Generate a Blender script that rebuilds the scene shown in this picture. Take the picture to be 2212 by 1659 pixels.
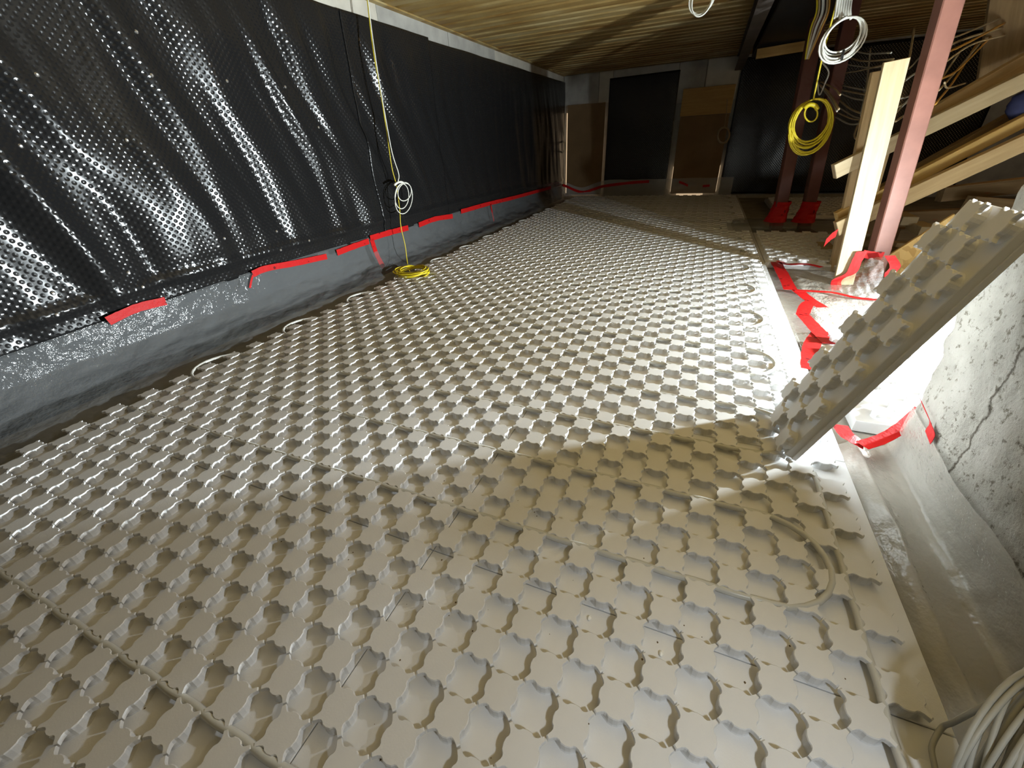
import bpy, math, random
from mathutils import Vector, Matrix, noise

for o in list(bpy.data.objects): bpy.data.objects.remove(o, do_unlink=True)
scene = bpy.context.scene
COL = scene.collection
random.seed(7)
PI = math.pi

# ------------------------------------------------------------------ camera
W, H, F = 2212.0, 1659.0, 876.55
FWD = Vector((-0.35819, 0.784686, -0.505932)).normalized()
RGT = Vector((0.920173, 0.388432, -0.049018)).normalized()
UPV = RGT.cross(FWD).normalized()
CAM = Vector((0.0, 0.0, 1.0))
cam_d = bpy.data.cameras.new('camera'); cam = bpy.data.objects.new('camera', cam_d); COL.objects.link(cam)
cam_d.sensor_fit = 'HORIZONTAL'; cam_d.sensor_width = 36.0; cam_d.lens = F / W * 36.0
cam_d.clip_start = 0.01; cam_d.clip_end = 200
M = Matrix.Identity(4)
for i in range(3):
    M[i][0] = RGT[i]; M[i][1] = UPV[i]; M[i][2] = -FWD[i]; M[i][3] = CAM[i]
cam.matrix_world = M
scene.camera = cam

# ------------------------------------------------------------------ world, lights, exposure
world = bpy.data.worlds.new('world'); scene.world = world; world.use_nodes = True
bg = world.node_tree.nodes['Background']
bg.inputs[0].default_value = (1.0, 0.86, 0.66, 1); bg.inputs[1].default_value = 0.03

def lamp(name, loc, power, color, radius):
    d = bpy.data.lights.new(name, 'POINT'); d.energy = power; d.color = color; d.shadow_soft_size = radius
    o = bpy.data.objects.new(name, d); COL.objects.link(o); o.location = loc
    return o
SITE = Vector((2.02, 2.66, 0.285))          # floor work lamp standing behind the concrete wall
lamp('site_lamp_spill', SITE, 24, (0.95, 1.0, 0.98), 0.05)
def aimed(name, kind, loc, aim, power, color, **kw):
    d = bpy.data.lights.new(name, kind); d.energy = power; d.color = color
    for k, v in kw.items(): setattr(d, k, v)
    o = bpy.data.objects.new(name, d); COL.objects.link(o); o.location = loc
    o.rotation_euler = Vector(aim).to_track_quat('-Z', 'Y').to_euler(); return o
# flood head of the site lamp, turned across the studded floor
aimed('site_lamp_flood', 'AREA', SITE + Vector((-0.06, -0.02, 0)), (-1, -0.5, 0.07), 380, (0.88, 0.97, 1.0), shape='DISK', size=0.10)
# unseen spot added to light the near panels, shaped to spare the board's shadow
aimed('near_fill_spot', 'SPOT', (0.62, -0.12, 1.15), (-0.40, 0.30, -1.15), 36, (0.88, 0.95, 1.0), spot_size=math.radians(70), spot_blend=1.0, shadow_soft_size=0.05)
# upper head of the site lamp, shining over the stub wall onto the near left panels
aimed('site_lamp_upper', 'SPOT', (1.46, 1.83, 1.31), (-2.55, -1.75, -1.31), 125, (0.84, 0.92, 1.0), spot_size=math.radians(62), spot_blend=1.0, shadow_soft_size=0.07)
lamp('stair_lamp_light', (3.5, 5.6, 1.3), 16, (1.0, 0.62, 0.25), 0.05)

vs = scene.view_settings
vs.view_transform = 'Standard'; vs.look = 'None'; vs.gamma = 1.0; vs.use_curve_mapping = False
vs.exposure = 0.0

# ------------------------------------------------------------------ pixel helpers (photo frame 2212 x 1659)
def ray(x, y): return FWD + (x - W / 2) / F * RGT - (y - H / 2) / F * UPV
def onx(x, y, X): d = ray(x, y); return CAM + d * ((X - CAM.x) / d.x)
def ony(x, y, Y): d = ray(x, y); return CAM + d * ((Y - CAM.y) / d.y)
def onz(x, y, Z): d = ray(x, y); return CAM + d * ((Z - CAM.z) / d.z)

# ------------------------------------------------------------------ materials
MATS = {}
def new_mat(name):
    m = bpy.data.materials.new(name); m.use_nodes = True
    nt = m.node_tree; b = nt.nodes['Principled BSDF']; MATS[name] = m
    return m, nt, b
def setc(b, col, rough=0.5, spec=0.4, metal=0.0):
    b.inputs['Base Color'].default_value = (*col, 1); b.inputs['Roughness'].default_value = rough
    b.inputs['Specular IOR Level'].default_value = spec; b.inputs['Metallic'].default_value = metal
def N(nt, t, **kw):
    n = nt.nodes.new(t)
    for k, v in kw.items(): setattr(n, k, v)
    return n
def coords(nt, scale=(1, 1, 1), rot=(0, 0, 0), kind='Object'):
    tc = N(nt, 'ShaderNodeTexCoord'); mp = N(nt, 'ShaderNodeMapping')
    mp.inputs['Scale'].default_value = scale; mp.inputs['Rotation'].default_value = rot
    nt.links.new(tc.outputs[kind], mp.inputs['Vector']); return mp.outputs['Vector']
def ramp(nt, src, stops):
    r = N(nt, 'ShaderNodeValToRGB'); e = r.color_ramp.elements
    while len(e) > len(stops): e.remove(e[-1])
    while len(e) < len(stops): e.new(0.5)
    for i, (p, c) in enumerate(stops): e[i].position = p; e[i].color = (*c, 1)
    nt.links.new(src, r.inputs['Fac']); return r.outputs['Color']
def bump(nt, b, src, strength=0.3, dist=0.01):
    n = N(nt, 'ShaderNodeBump'); n.inputs['Strength'].default_value = strength; n.inputs['Distance'].default_value = dist
    nt.links.new(src, n.inputs['Height']); nt.links.new(n.outputs['Normal'], b.inputs['Normal'])
    return n
def noise_tex(nt, vec, scale, detail=4, rough=0.55):
    n = N(nt, 'ShaderNodeTexNoise'); n.inputs['Scale'].default_value = scale; n.inputs['Detail'].default_value = detail
    n.inputs['Roughness'].default_value = rough; nt.links.new(vec, n.inputs['Vector']); return n.outputs['Fac']
def simple(name, col, rough=0.5, spec=0.4, metal=0.0, var=0.15, scale=8.0, bmp=0.0, bdist=0.004, bscale=60.0, vscale=(1, 1, 1)):
    m, nt, b = new_mat(name); setc(b, col, rough, spec, metal)
    v = coords(nt, vscale)
    if var:
        f = noise_tex(nt, v, scale)
        lo = tuple(max(0, c * (1 - var)) for c in col); hi = tuple(min(1, c * (1 + var)) for c in col)
        nt.links.new(ramp(nt, f, [(0.3, lo), (0.7, hi)]), b.inputs['Base Color'])
    if bmp: bump(nt, b, noise_tex(nt, v, bscale, 3), bmp, bdist)
    return m

simple('eps', (0.70, 0.70, 0.70), 0.42, 0.4, var=0.03, scale=14, bmp=0.12, bdist=0.002, bscale=220)
simple('bitumen_low_bounce', (0.035, 0.037, 0.04), 0.7, 0.3, var=0.3, scale=3)
simple('slab', (0.33, 0.31, 0.27), 0.8, 0.2, var=0.25, scale=4, bmp=0.3, bdist=0.004)
simple('primer_dark_shaded', (0.13, 0.05, 0.038), 0.5, 0.3, var=0.15, scale=9)  # red primer darkened: back posts' shade put into the colour; a beam shares it
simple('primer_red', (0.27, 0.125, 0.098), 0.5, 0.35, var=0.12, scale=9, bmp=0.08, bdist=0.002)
simple('concrete_light', (0.52, 0.49, 0.42), 0.85, 0.2, var=0.12, scale=5, bmp=0.25, bdist=0.004)
simple('concrete_grey', (0.36, 0.35, 0.32), 0.85, 0.2, var=0.18, scale=5, bmp=0.25, bdist=0.004)
simple('hardboard', (0.20, 0.125, 0.06), 0.75, 0.2, var=0.12, scale=3)
simple('black_paint', (0.018, 0.018, 0.018), 0.45, 0.4, var=0.2)
simple('dark_steel', (0.10, 0.085, 0.075), 0.55, 0.4, var=0.3, scale=4)
simple('yellow_cable', (0.62, 0.50, 0.02), 0.42, 0.4, var=0.08)
simple('white_cable', (0.74, 0.74, 0.68), 0.45, 0.4, var=0.06)
simple('grey_cable', (0.42, 0.41, 0.36), 0.5, 0.35, var=0.1)
simple('tan_cable', (0.42, 0.33, 0.20), 0.55, 0.3, var=0.2)
simple('orange_cable', (0.50, 0.26, 0.05), 0.5, 0.3, var=0.15)
simple('blue_cloth', (0.03, 0.035, 0.09), 0.8, 0.2, var=0.3)
simple('red_cloth', (0.55, 0.06, 0.03), 0.7, 0.2, var=0.1)
simple('steel_nail', (0.75, 0.75, 0.75), 0.25, 0.6, 0.9, var=0.0)
simple('foam_bits', (0.85, 0.85, 0.82), 0.6, 0.2, var=0.0)
simple('dirt', (0.16, 0.11, 0.06), 0.9, 0.1, var=0.3, scale=60)

def wood(name, light, dark, knots=True):
    m, nt, b = new_mat(name); setc(b, light, 0.65, 0.25)
    v = coords(nt, (1.2, 16, 16)); f = noise_tex(nt, v, 2.2, 6, 0.6)
    base = ramp(nt, f, [(0.3, dark), (0.62, light)])
    if knots:
        v2 = coords(nt, (3.2, 9, 9)); vo = N(nt, 'ShaderNodeTexVoronoi'); vo.inputs['Scale'].default_value = 1.0
        nt.links.new(v2, vo.inputs['Vector'])
        k = ramp(nt, vo.outputs['Distance'], [(0.05, (1, 1, 1)), (0.11, (0, 0, 0))])
        mx = N(nt, 'ShaderNodeMix', data_type='RGBA'); nt.links.new(k, mx.inputs[0]); nt.links.new(base, mx.inputs[6])
        mx.inputs[7].default_value = (0.22, 0.09, 0.04, 1); base = mx.outputs[2]
    nt.links.new(base, b.inputs['Base Color']); bump(nt, b, f, 0.15, 0.003)
    return m
wood('pine_pale', (0.46, 0.37, 0.23), (0.38, 0.295, 0.17))
wood('pine_tan', (0.50, 0.37, 0.20), (0.40, 0.28, 0.14))
wood('pine_gold', (0.56, 0.38, 0.14), (0.44, 0.29, 0.10))
wood('timber_brown', (0.24, 0.16, 0.08), (0.17, 0.11, 0.05))
wood('plywood', (0.48, 0.30, 0.10), (0.40, 0.24, 0.08))

# OSB: flaky strands
m, nt, b = new_mat('osb'); setc(b, (0.55, 0.36, 0.14), 0.7, 0.2)
v = coords(nt, (22, 22, 22)); vo = N(nt, 'ShaderNodeTexVoronoi'); vo.inputs['Scale'].default_value = 1.0; nt.links.new(v, vo.inputs['Vector'])
sep = N(nt, 'ShaderNodeSeparateColor'); nt.links.new(vo.outputs['Color'], sep.inputs[0])
nt.links.new(ramp(nt, sep.outputs[0], [(0.0, (0.42, 0.26, 0.09)), (0.5, (0.56, 0.37, 0.14)), (1.0, (0.66, 0.46, 0.20))]), b.inputs['Base Color'])

# corrugated steel deck, stained brown and yellow
m, nt, b = new_mat('deck'); setc(b, (0.3, 0.22, 0.1), 0.6, 0.35)
v = coords(nt, (0.5, 2.2, 1)); f = noise_tex(nt, v, 1.6, 5, 0.6)
nt.links.new(ramp(nt, f, [(0.36, (0.20, 0.105, 0.024)), (0.5, (0.30, 0.20, 0.066)), (0.64, (0.40, 0.31, 0.145))]), b.inputs['Base Color'])

# dimpled black drainage membrane; local x runs along the wall, z up
m, nt, b = new_mat('membrane'); setc(b, (0.011, 0.011, 0.0115), 0.2, 0.36)
v = coords(nt, (38, 38, 38), (0, PI / 4, 0)); sx = N(nt, 'ShaderNodeSeparateXYZ'); nt.links.new(v, sx.inputs[0])
cx = N(nt, 'ShaderNodeCombineXYZ'); nt.links.new(sx.outputs[0], cx.inputs[0]); nt.links.new(sx.outputs[2], cx.inputs[1])
vo = N(nt, 'ShaderNodeTexVoronoi'); vo.inputs['Scale'].default_value = 1.0; vo.inputs['Randomness'].default_value = 0.0
nt.links.new(cx.outputs[0], vo.inputs['Vector'])
hgt = ramp(nt, vo.outputs['Distance'], [(0.05, (0, 0, 0)), (0.40, (1, 1, 1))])
bump(nt, b, hgt, 0.34, 0.005)

# clear polythene
def poly(name, opac, col, rough=0.16):
    m, nt, b = new_mat(name); setc(b, col, rough, 0.6)
    v = coords(nt, (1.0, 0.7, 1.0)); f = noise_tex(nt, v, 8, 5, 0.6); bump(nt, b, f, 0.8, 0.03)
    out = nt.nodes['Material Output']; tr = N(nt, 'ShaderNodeBsdfTransparent'); mx = N(nt, 'ShaderNodeMixShader')
    mx.inputs[0].default_value = opac
    nt.links.new(tr.outputs[0], mx.inputs[1]); nt.links.new(b.outputs[0], mx.inputs[2]); nt.links.new(mx.outputs[0], out.inputs[0])
poly('polythene', 0.32, (0.22, 0.23, 0.235), 0.10); poly('polythene_pale', 0.5, (0.52, 0.49, 0.43), 0.2); poly('polythene_thin', 0.35, (0.7, 0.7, 0.7), 0.12)

m, nt, b = new_mat('pex'); setc(b, (0.66, 0.65, 0.57), 0.22, 0.5)
b.inputs['Transmission Weight'].default_value = 0.25; b.inputs['IOR'].default_value = 1.3
v = coords(nt); nt.links.new(ramp(nt, noise_tex(nt, v, 5), [(0.3, (0.70, 0.70, 0.66)), (0.7, (0.78, 0.78, 0.74))]), b.inputs['Base Color'])

# red vapour barrier tape with small dark print blobs
m, nt, b = new_mat('red_tape'); setc(b, (0.45, 0.01, 0.01), 0.48, 0.15)
v = coords(nt, (16, 16, 16)); vo = N(nt, 'ShaderNodeTexVoronoi'); vo.inputs['Scale'].default_value = 1.0; nt.links.new(v, vo.inputs['Vector'])
nt.links.new(ramp(nt, vo.outputs['Distance'], [(0.14, (0.12, 0.004, 0.006)), (0.2, (0.45, 0.010, 0.010))]), b.inputs['Base Color'])
bump(nt, b, noise_tex(nt, coords(nt), 30), 0.4, 0.006)

# rough cast concrete of the right wall
m, nt, b = new_mat('rough_concrete'); setc(b, (0.47, 0.45, 0.39), 0.9, 0.15)
v = coords(nt); f1 = noise_tex(nt, v, 3.0, 8, 0.65); f2 = noise_tex(nt, v, 26, 8, 0.7)
c1 = ramp(nt, f1, [(0.3, (0.30, 0.285, 0.245)), (0.55, (0.44, 0.42, 0.37)), (0.75, (0.52, 0.50, 0.45))])
pits = ramp(nt, noise_tex(nt, v, 38, 6, 0.75), [(0.36, (0.35, 0.33, 0.28)), (0.45, (1, 1, 1))])
mx = N(nt, 'ShaderNodeMix', data_type='RGBA', blend_type='MULTIPLY'); mx.inputs[0].default_value = 1; nt.links.new(c1, mx.inputs[6]); nt.links.new(pits, mx.inputs[7])
# one long ragged crack slanting up the face
sp_ = N(nt, 'ShaderNodeSeparateXYZ'); tcw = N(nt, 'ShaderNodeNewGeometry'); nt.links.new(tcw.outputs['Position'], sp_.inputs[0])
def mth(op, a_, b_):
    q = N(nt, 'ShaderNodeMath', operation=op)
    for i_, z_ in enumerate((a_, b_)):
        if z_ is None: continue
        if isinstance(z_, (int, float)): q.inputs[i_].default_value = z_
        else: nt.links.new(z_, q.inputs[i_])
    return q.outputs[0]
ln = mth('ADD', sp_.outputs[1], mth('MULTIPLY', noise_tex(nt, v, 9, 6, 0.65), 0.09))
crk = mth('ABSOLUTE', mth('SUBTRACT', ln, 1.372), None)
ck = ramp(nt, crk, [(0.002, (0.2, 0.18, 0.15)), (0.007, (1, 1, 1))])
mx2 = N(nt, 'ShaderNodeMix', data_type='RGBA', blend_type='MULTIPLY'); mx2.inputs[0].default_value = 1; nt.links.new(mx.outputs[2], mx2.inputs[6]); nt.links.new(ck, mx2.inputs[7])
nt.links.new(mx2.outputs[2], b.inputs['Base Color'])
bump(nt, b, f2, 0.8, 0.014)

def emit(name, col, s):
    m, nt, b = new_mat(name); setc(b, (0, 0, 0))
    b.inputs['Emission Color'].default_value = (*col, 1); b.inputs['Emission Strength'].default_value = s
emit('daylight', (1.0, 0.72, 0.44), 0.8); emit('lamp_glow', (0.97, 1.0, 0.97), 30)

# ------------------------------------------------------------------ mesh helpers
class MB:
    def __init__(s): s.v = []; s.f = []
    def add(s, vs_, fs): n = len(s.v); s.v += [Vector(p) for p in vs_]; s.f += [[i + n for i in f] for f in fs]; return s
    def box(s, a, b_, bev=0.0):
        x0, y0, z0 = a; x1, y1, z1 = b_
        if not bev:
            return s.add([(x0,y0,z0),(x1,y0,z0),(x1,y1,z0),(x0,y1,z0),(x0,y0,z1),(x1,y0,z1),(x1,y1,z1),(x0,y1,z1)],
                         [(0,3,2,1),(4,5,6,7),(0,1,5,4),(1,2,6,5),(2,3,7,6),(3,0,4,7)])
        c = bev; r1 = [(x0,y0),(x1,y0),(x1,y1),(x0,y1)]; r2 = [(x0+c,y0+c),(x1-c,y0+c),(x1-c,y1-c),(x0+c,y1-c)]
        vs_ = [(x,y,z0) for x,y in r2] + [(x,y,z0+c) for x,y in r1] + [(x,y,z1-c) for x,y in r1] + [(x,y,z1) for x,y in r2]
        fs = [(3,2,1,0),(12,13,14,15)]
        for k in range(3):
            for i in range(4): j = (i+1) % 4; fs.append((4*k+i, 4*k+j, 4*k+4+j, 4*k+4+i))
        return s.add(vs_, fs)
    def tube(s, pts, r, n=6, closed=False):
        pts = [Vector(p) for p in pts]; L = len(pts); rings = []
        up = Vector((0, 0, 1)); prev = None
        for i, p in enumerate(pts):
            if closed: t = pts[(i+1) % L] - pts[i-1]
            else: t = pts[min(i+1, L-1)] - pts[max(i-1, 0)]
            t = t.normalized() if t.length > 1e-9 else Vector((1,0,0))
            if prev is None:
                a = t.orthogonal().normalized() if abs(t.dot(up)) > 0.95 else t.cross(up).normalized()
            else:
                a = (prev - t * prev.dot(t)); a = a.normalized() if a.length > 1e-6 else t.orthogonal().normalized()
            prev = a; b_ = t.cross(a)
            rings.append([p + (a * math.cos(2*PI*k/n) + b_ * math.sin(2*PI*k/n)) * r for k in range(n)])
        base = len(s.v)
        for rg in rings: s.v += rg
        M_ = L if closed else L - 1
        for i in range(M_):
            for k in range(n):
                a0 = base + i*n + k; a1 = base + i*n + (k+1) % n; j = (i+1) % L
                s.f.append([a0, a1, base + j*n + (k+1) % n, base + j*n + k])
        if not closed:
            s.f.append([base + k for k in range(n)][::-1]); s.f.append([base + (L-1)*n + k for k in range(n)])
        return s
    def grid(s, fn, nu, nv):
        base = len(s.v)
        for i in range(nu + 1):
            for j in range(nv + 1): s.v.append(Vector(fn(i / nu, j / nv)))
        for i in range(nu):
            for j in range(nv):
                a = base + i*(nv+1) + j; s.f.append([a, a+nv+1, a+nv+2, a+1])
        return s
def link(name, me, mat=None, parent=None):
    if mat and not me.materials: me.materials.append(MATS[mat])
    o = bpy.data.objects.new(name, me); COL.objects.link(o)
    if parent: o.parent = parent
    return o
def mesh(name, mb, smooth=False):
    me = bpy.data.meshes.new(name); me.from_pydata([tuple(v) for v in mb.v], [], mb.f); me.update()
    if smooth: me.polygons.foreach_set('use_smooth', [True] * len(me.polygons))
    return me
def obj(name, mb, mat, parent=None, smooth=False, thick=0.0):
    """world-coordinate geometry -> object with its origin at its own base (or its parent's origin)"""
    if parent: org = Vector(parent.get('_org', (0, 0, 0)))
    else:
        xs = [v.x for v in mb.v]; ys = [v.y for v in mb.v]; zs = [v.z for v in mb.v]
        org = Vector(((min(xs)+max(xs))/2, (min(ys)+max(ys))/2, min(zs)))
    mb2 = MB(); mb2.v = [v - org for v in mb.v]; mb2.f = mb.f
    o = link(name, mesh(name, mb2, smooth), mat, parent)
    if not parent: o.location = org; o['_org'] = tuple(org)
    else: o['_org'] = tuple(org)
    if thick:
        md = o.modifiers.new('thickness', 'SOLIDIFY'); md.thickness = thick; md.offset = 0
    return o
def empty(name, loc):
    o = bpy.data.objects.new(name, None); COL.objects.link(o); o.location = loc; o['_org'] = tuple(loc); o.empty_display_size = 0.1
    return o
def tag(o, label=None, cat=None, group=None, kind=None):
    if label: o['label'] = label
    if cat: o['category'] = cat
    if group: o['group'] = group
    if kind: o['kind'] = kind
    return o
def smoothpath(pts, sub=6, closed=False):
    pts = [Vector(p) for p in pts]; n = len(pts); out = []
    rng = range(n) if closed else range(n - 1)
    for i in rng:
        p1 = pts[i]; p2 = pts[(i+1) % n]
        p0 = pts[i-1] if (closed or i > 0) else p1 * 2 - p2
        p3 = pts[(i+2) % n] if (closed or i + 2 < n) else p2 * 2 - p1
        for k in range(sub):
            t = k / sub
            out.append(0.5 * ((2*p1) + (p2-p0)*t + (2*p0-5*p1+4*p2-p3)*t*t + (3*p1-p0-3*p2+p3)*t*t*t))
    if not closed: out.append(pts[-1])
    return out
def nz(x, y=0.0, z=0.0): return noise.noise(Vector((x, y, z)))

# =================================================================== THE SETTING
# floor slab
tag(obj('floor', MB().box((-3.0, -2.6, -0.16), (6.2, 9.6, -0.062)), 'slab'), kind='structure')

# ceiling: trapezoid steel deck, ribs along x
mb = MB(); per = 0.19; prof = []
y = -2.6
while y < 9.6:
    prof += [(y, 2.10), (y + 0.125, 2.10), (y + 0.145, 2.145), (y + 0.175, 2.145)]
    y += per
for (yy, zz) in prof: mb.v += [Vector((-3.0, yy, zz)), Vector((6.2, yy, zz))]
for i in range(len(prof) - 1): mb.f.append([2*i, 2*i+1, 2*i+3, 2*i+2])
n0 = len(mb.v); mb.box((-3.0, -2.6, 2.2), (6.2, 9.6, 2.25))
tag(obj('ceiling', mb, 'deck'), kind='structure')

WX = -2.80                                        # left wall plane
WY = 9.34                                         # back wall plane
wl = tag(obj('wall_left', MB().box((WX - 0.2, -2.6, -0.062), (WX - 0.03, 9.6, 2.2)), 'bitumen_low_bounce'), kind='structure')
yy = -1.2; k = 0
for ln in (1.25, 1.2, 1.3, 1.25, 1.19, 1.2, 0.62, 0.6, 0.6, 0.62, 0.6, 0.62):
    o = obj('block', MB().box((WX - 0.035, yy + 0.004, 1.80), (WX - 0.006 + 0.003 * (k % 2), yy + ln - 0.004, 2.105), 0.004),
            'concrete_light' if k in (3, 6, 7, 8, 9, 10, 11, 1) else 'concrete_grey', wl); yy += ln; k += 1
# rusty flashing between wall top and deck
tag(obj('trim_1', MB().box((WX - 0.03, -1.5, 2.088), (WX + 0.05, 9.3, 2.102), 0.002), 'deck'), kind='structure')

wb = tag(obj('wall_back', MB().box((-3.0, WY + 0.05, -0.062), (6.2, WY + 0.25, 2.2)), 'concrete_grey'), kind='structure')
bx = -2.79
for (x0, x1, z0, z1, mt) in ((-2.79, -2.12, 1.62, 2.1, 'concrete_grey'), (-2.11, -1.86, 1.62, 2.1, 'concrete_light'), (-1.85, -0.72, 1.9, 2.1, 'concrete_grey'),
                             (-0.71, -0.27, 1.5, 2.1, 'concrete_grey'), (-0.26, 0.25, 1.5, 2.1, 'concrete_light'), (0.26, 0.9, 1.5, 2.1, 'concrete_grey')):
    obj('block', MB().box((x0, WY, z0), (x1, WY + 0.06, z1), 0.006), mt, wb)
tag(obj('wall_right', MB().box((6.0, -2.6, -0.062), (6.2, 9.6, 2.2)), 'bitumen_low_bounce'), kind='structure')  # out of view; dark coat added to cut bounced light
tag(obj('wall_rear', MB().box((-3.0, -2.6, -0.062), (6.2, -2.4, 2.2)), 'bitumen_low_bounce'), kind='structure')  # unseen wall, darkened likewise so it bounces little light

# ------------------------------------------------------------------ concrete stub wall at the right
mb = MB(); X0 = 0.80
def end_y(z): return 1.625 + 0.09 * z + 0.018 * nz(z * 9, 3.1) + 0.012 * nz(z * 31, 7.7)
def wface(u, v_):
    z = -0.062 + v_ * 0.93; ye = end_y(z); y = -1.6 + u * (ye + 1.6)
    r = 0.010 * nz(y * 5, z * 5, 2) + 0.006 * nz(y * 17, z * 17, 5)
    e = max(0.0, 1 - (ye - y) / 0.03)
    top = max(0.0, 1 - (0.868 - z) / 0.03)
    return (X0 + r + 0.02 * e * e + 0.012 * top * top - 0.03 * (0.0 if z > 0.1 else (0.1 - z)), y, z + 0.01 * nz(y * 12, 1.5) * (v_ > 0.98))
mb.grid(wface, 170, 56)
def wend(u, v_):
    z = -0.062 + v_ * 0.93; ye = end_y(z)
    return (X0 + 0.02 + u * 0.24, ye + 0.012 * nz(u * 7, z * 14, 9) * min(1, u * 6), z)
mb.grid(wend, 16, 40)
def wtop(u, v_):
    y = -1.6 + v_ * (end_y(0.868) + 1.6); return (X0 + 0.012 + u * 0.248, y, 0.868 + 0.012 * nz(u * 4, y * 7, 4))
mb.grid(wtop, 10, 80)
mb.box((X0 + 0.22, -1.6, -0.062), (X0 + 0.26, 1.56, 0.86))
tag(obj('wall_stub', mb, 'rough_concrete', smooth=False), kind='structure')

# =================================================================== STUDDED INSULATION PANELS
R_ = 0.148648; SX, SY = -0.296, 0.268             # stud lattice: repeat and phase
SH = 0.029                                        # stud height
def stud_mesh(horns=True):
    mb = MB(); tip = 0.0508; out = []; low = []
    for q in range(4):
        a0 = PI / 4 + q * PI / 2
        ux, uy = math.cos(a0), math.sin(a0); px, py = -uy, ux
        half = [(0.0322, 0.0118), (0.0350, 0.0078), (0.0405, 0.0052), (tip, 0.0036)]
        out += [(ux*r - px*h, uy*r - py*h) for r, h in half] + [(ux*r + px*h, uy*r + py*h) for r, h in half[::-1]]
        hl = [(0.0318, 0.0116), (0.0330, 0.0078), (0.0336, 0.0050), (0.0340, 0.0020)]
        low += [(ux*r - px*h, uy*r - py*h) for r, h in hl] + [(ux*r + px*h, uy*r + py*h) for r, h in hl[::-1]]
        for t in (0.33, 0.5, 0.67):
            a = a0 + t * PI / 2; r = 0.0350 + 0.0014 * math.sin(t * PI)
            out.append((math.cos(a) * r, math.sin(a) * r)); low.append((math.cos(a) * (r - 0.001), math.sin(a) * (r - 0.001)))
    n = len(out)
    z = [(low, -0.0005, 1.04), (low, 0.004, 1.0), (low, 0.0165, 1.0), (out, 0.0175, 1.0), (out, SH - 0.002, 1.0), (out, SH, 0.955)]
    for prof, zz, sc in z: mb.v += [Vector((x*sc, y*sc, zz)) for x, y in prof]
    for k in range(len(z) - 1):
        for i in range(n): j = (i+1) % n; mb.f.append([k*n+i, k*n+j, (k+1)*n+j, (k+1)*n+i])
    c = len(mb.v); mb.v.append(Vector((0, 0, SH))); b0 = (len(z) - 1) * n
    for i in range(n): mb.f.append([b0+i, b0+(i+1) % n, c])
    return mb
STUD_MB = stud_mesh(); STUD = mesh('stud', STUD_MB); STUD.materials.append(MATS['eps'])

def stud_sites(x0, x1, y0, y1, ox=SX, oy=SY, m=0.036):
    s = []
    j0 = int((y0 - oy) / (R_/2)) - 2; j1 = int((y1 - oy) / (R_/2)) + 2
    for j in range(j0, j1):
        yy = oy + j * R_ / 2
        if yy < y0 + m * 0.9 or yy > y1 - m * 0.9: continue
        xo = ox + (R_/2 if j % 2 else 0)
        i0 = int((x0 - xo) / R_) - 2; i1 = int((x1 - xo) / R_) + 2
        for i in range(i0, i1):
            xx = xo + i * R_
            if x0 + m * 0.85 < xx < x1 - m * 0.85: s.append((xx, yy))
    return s
BT = 0.05
def panel(x0, x1, y0, y1, label, group=None, single=True, skip=None, ztop=0.0, ox=SX, oy=SY):
    root = empty('insulation_panel', ((x0+x1)/2, (y0+y1)/2, ztop - BT)); tag(root, label, 'panel', group)
    obj('base_board', MB().box((x0+0.0012, y0+0.0012, ztop-BT), (x1-0.0012, y1-0.0012, ztop), 0.0015), 'eps', root)
    sites = [p for p in stud_sites(x0, x1, y0, y1, ox, oy) if not (skip and skip(*p))]
    if single:
        for (sx_, sy_) in sites:
            o = bpy.data.objects.new('stud', STUD); COL.objects.link(o); o.parent = root
            o.location = (sx_ - (x0+x1)/2, sy_ - (y0+y1)/2, BT)
    else:
        mb = MB()
        for (sx_, sy_) in sites: mb.add([(v.x+sx_, v.y+sy_, v.z+ztop) for v in STUD_MB.v], STUD_MB.f)
        tag(obj('stud_rows', mb, 'eps', root), kind='stuff')
    return root
XR = 0.602; XL = -2.412
EY0 = SY + 4.5 * R_ / 2; PL = 11 * R_ / 2
xcuts = [XR, XR - 8*R_ + 0.0, XR - 16*R_, XL]
# cut between stud columns
def colcut(x): return SX + R_/4 + round((x - SX - R_/4) / (R_/2)) * (R_/2)
xcuts = [XR, colcut(XR - 1.19), colcut(XR - 2.38), XL]
LBL = ['white studded floor panel, %s row from camera, edging the taped right-hand gutter', 'white studded floor panel, %s row from camera, middle column of the field', 'narrow white studded floor panel, %s row from camera, beside the membrane wall']
ORD = ['nearest', 'second', 'third', 'fourth', 'fifth', 'sixth', 'seventh', 'eighth', 'ninth', 'tenth', 'eleventh', 'farthest']
def skip_block(x, y): return x > 0.34 and 5.58 < y < 6.2
for k in range(-1, 11):
    y0 = EY0 + k * PL - PL + PL; y1 = min(y0 + PL, 9.12)
    if y1 - y0 < 0.1: continue
    for c in range(3):
        far = y0 > 6.2
        panel(xcuts[c+1], xcuts[c], y0, y1, LBL[c] % ORD[k + 1], 'panels of the pipe-laid floor field', single=y0 < 6.2, skip=skip_block)
panel(0.70, 1.62, 1.72, 2.62, 'brightly lit white studded panel behind the leaning board beside the concrete wall', None, True, ztop=-0.004, ox=SX + 0.05, oy=SY + 0.02)
panel(0.606, 1.36, 4.22, 5.60, 'white studded panel striped with lamplight beyond the taped plastic sheet', None, True)
panel(1.0, 2.4, 6.9, 8.75, 'brownish shadowed studded panel behind the two dark steel posts', None, False, ox=SX + 0.03)

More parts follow.
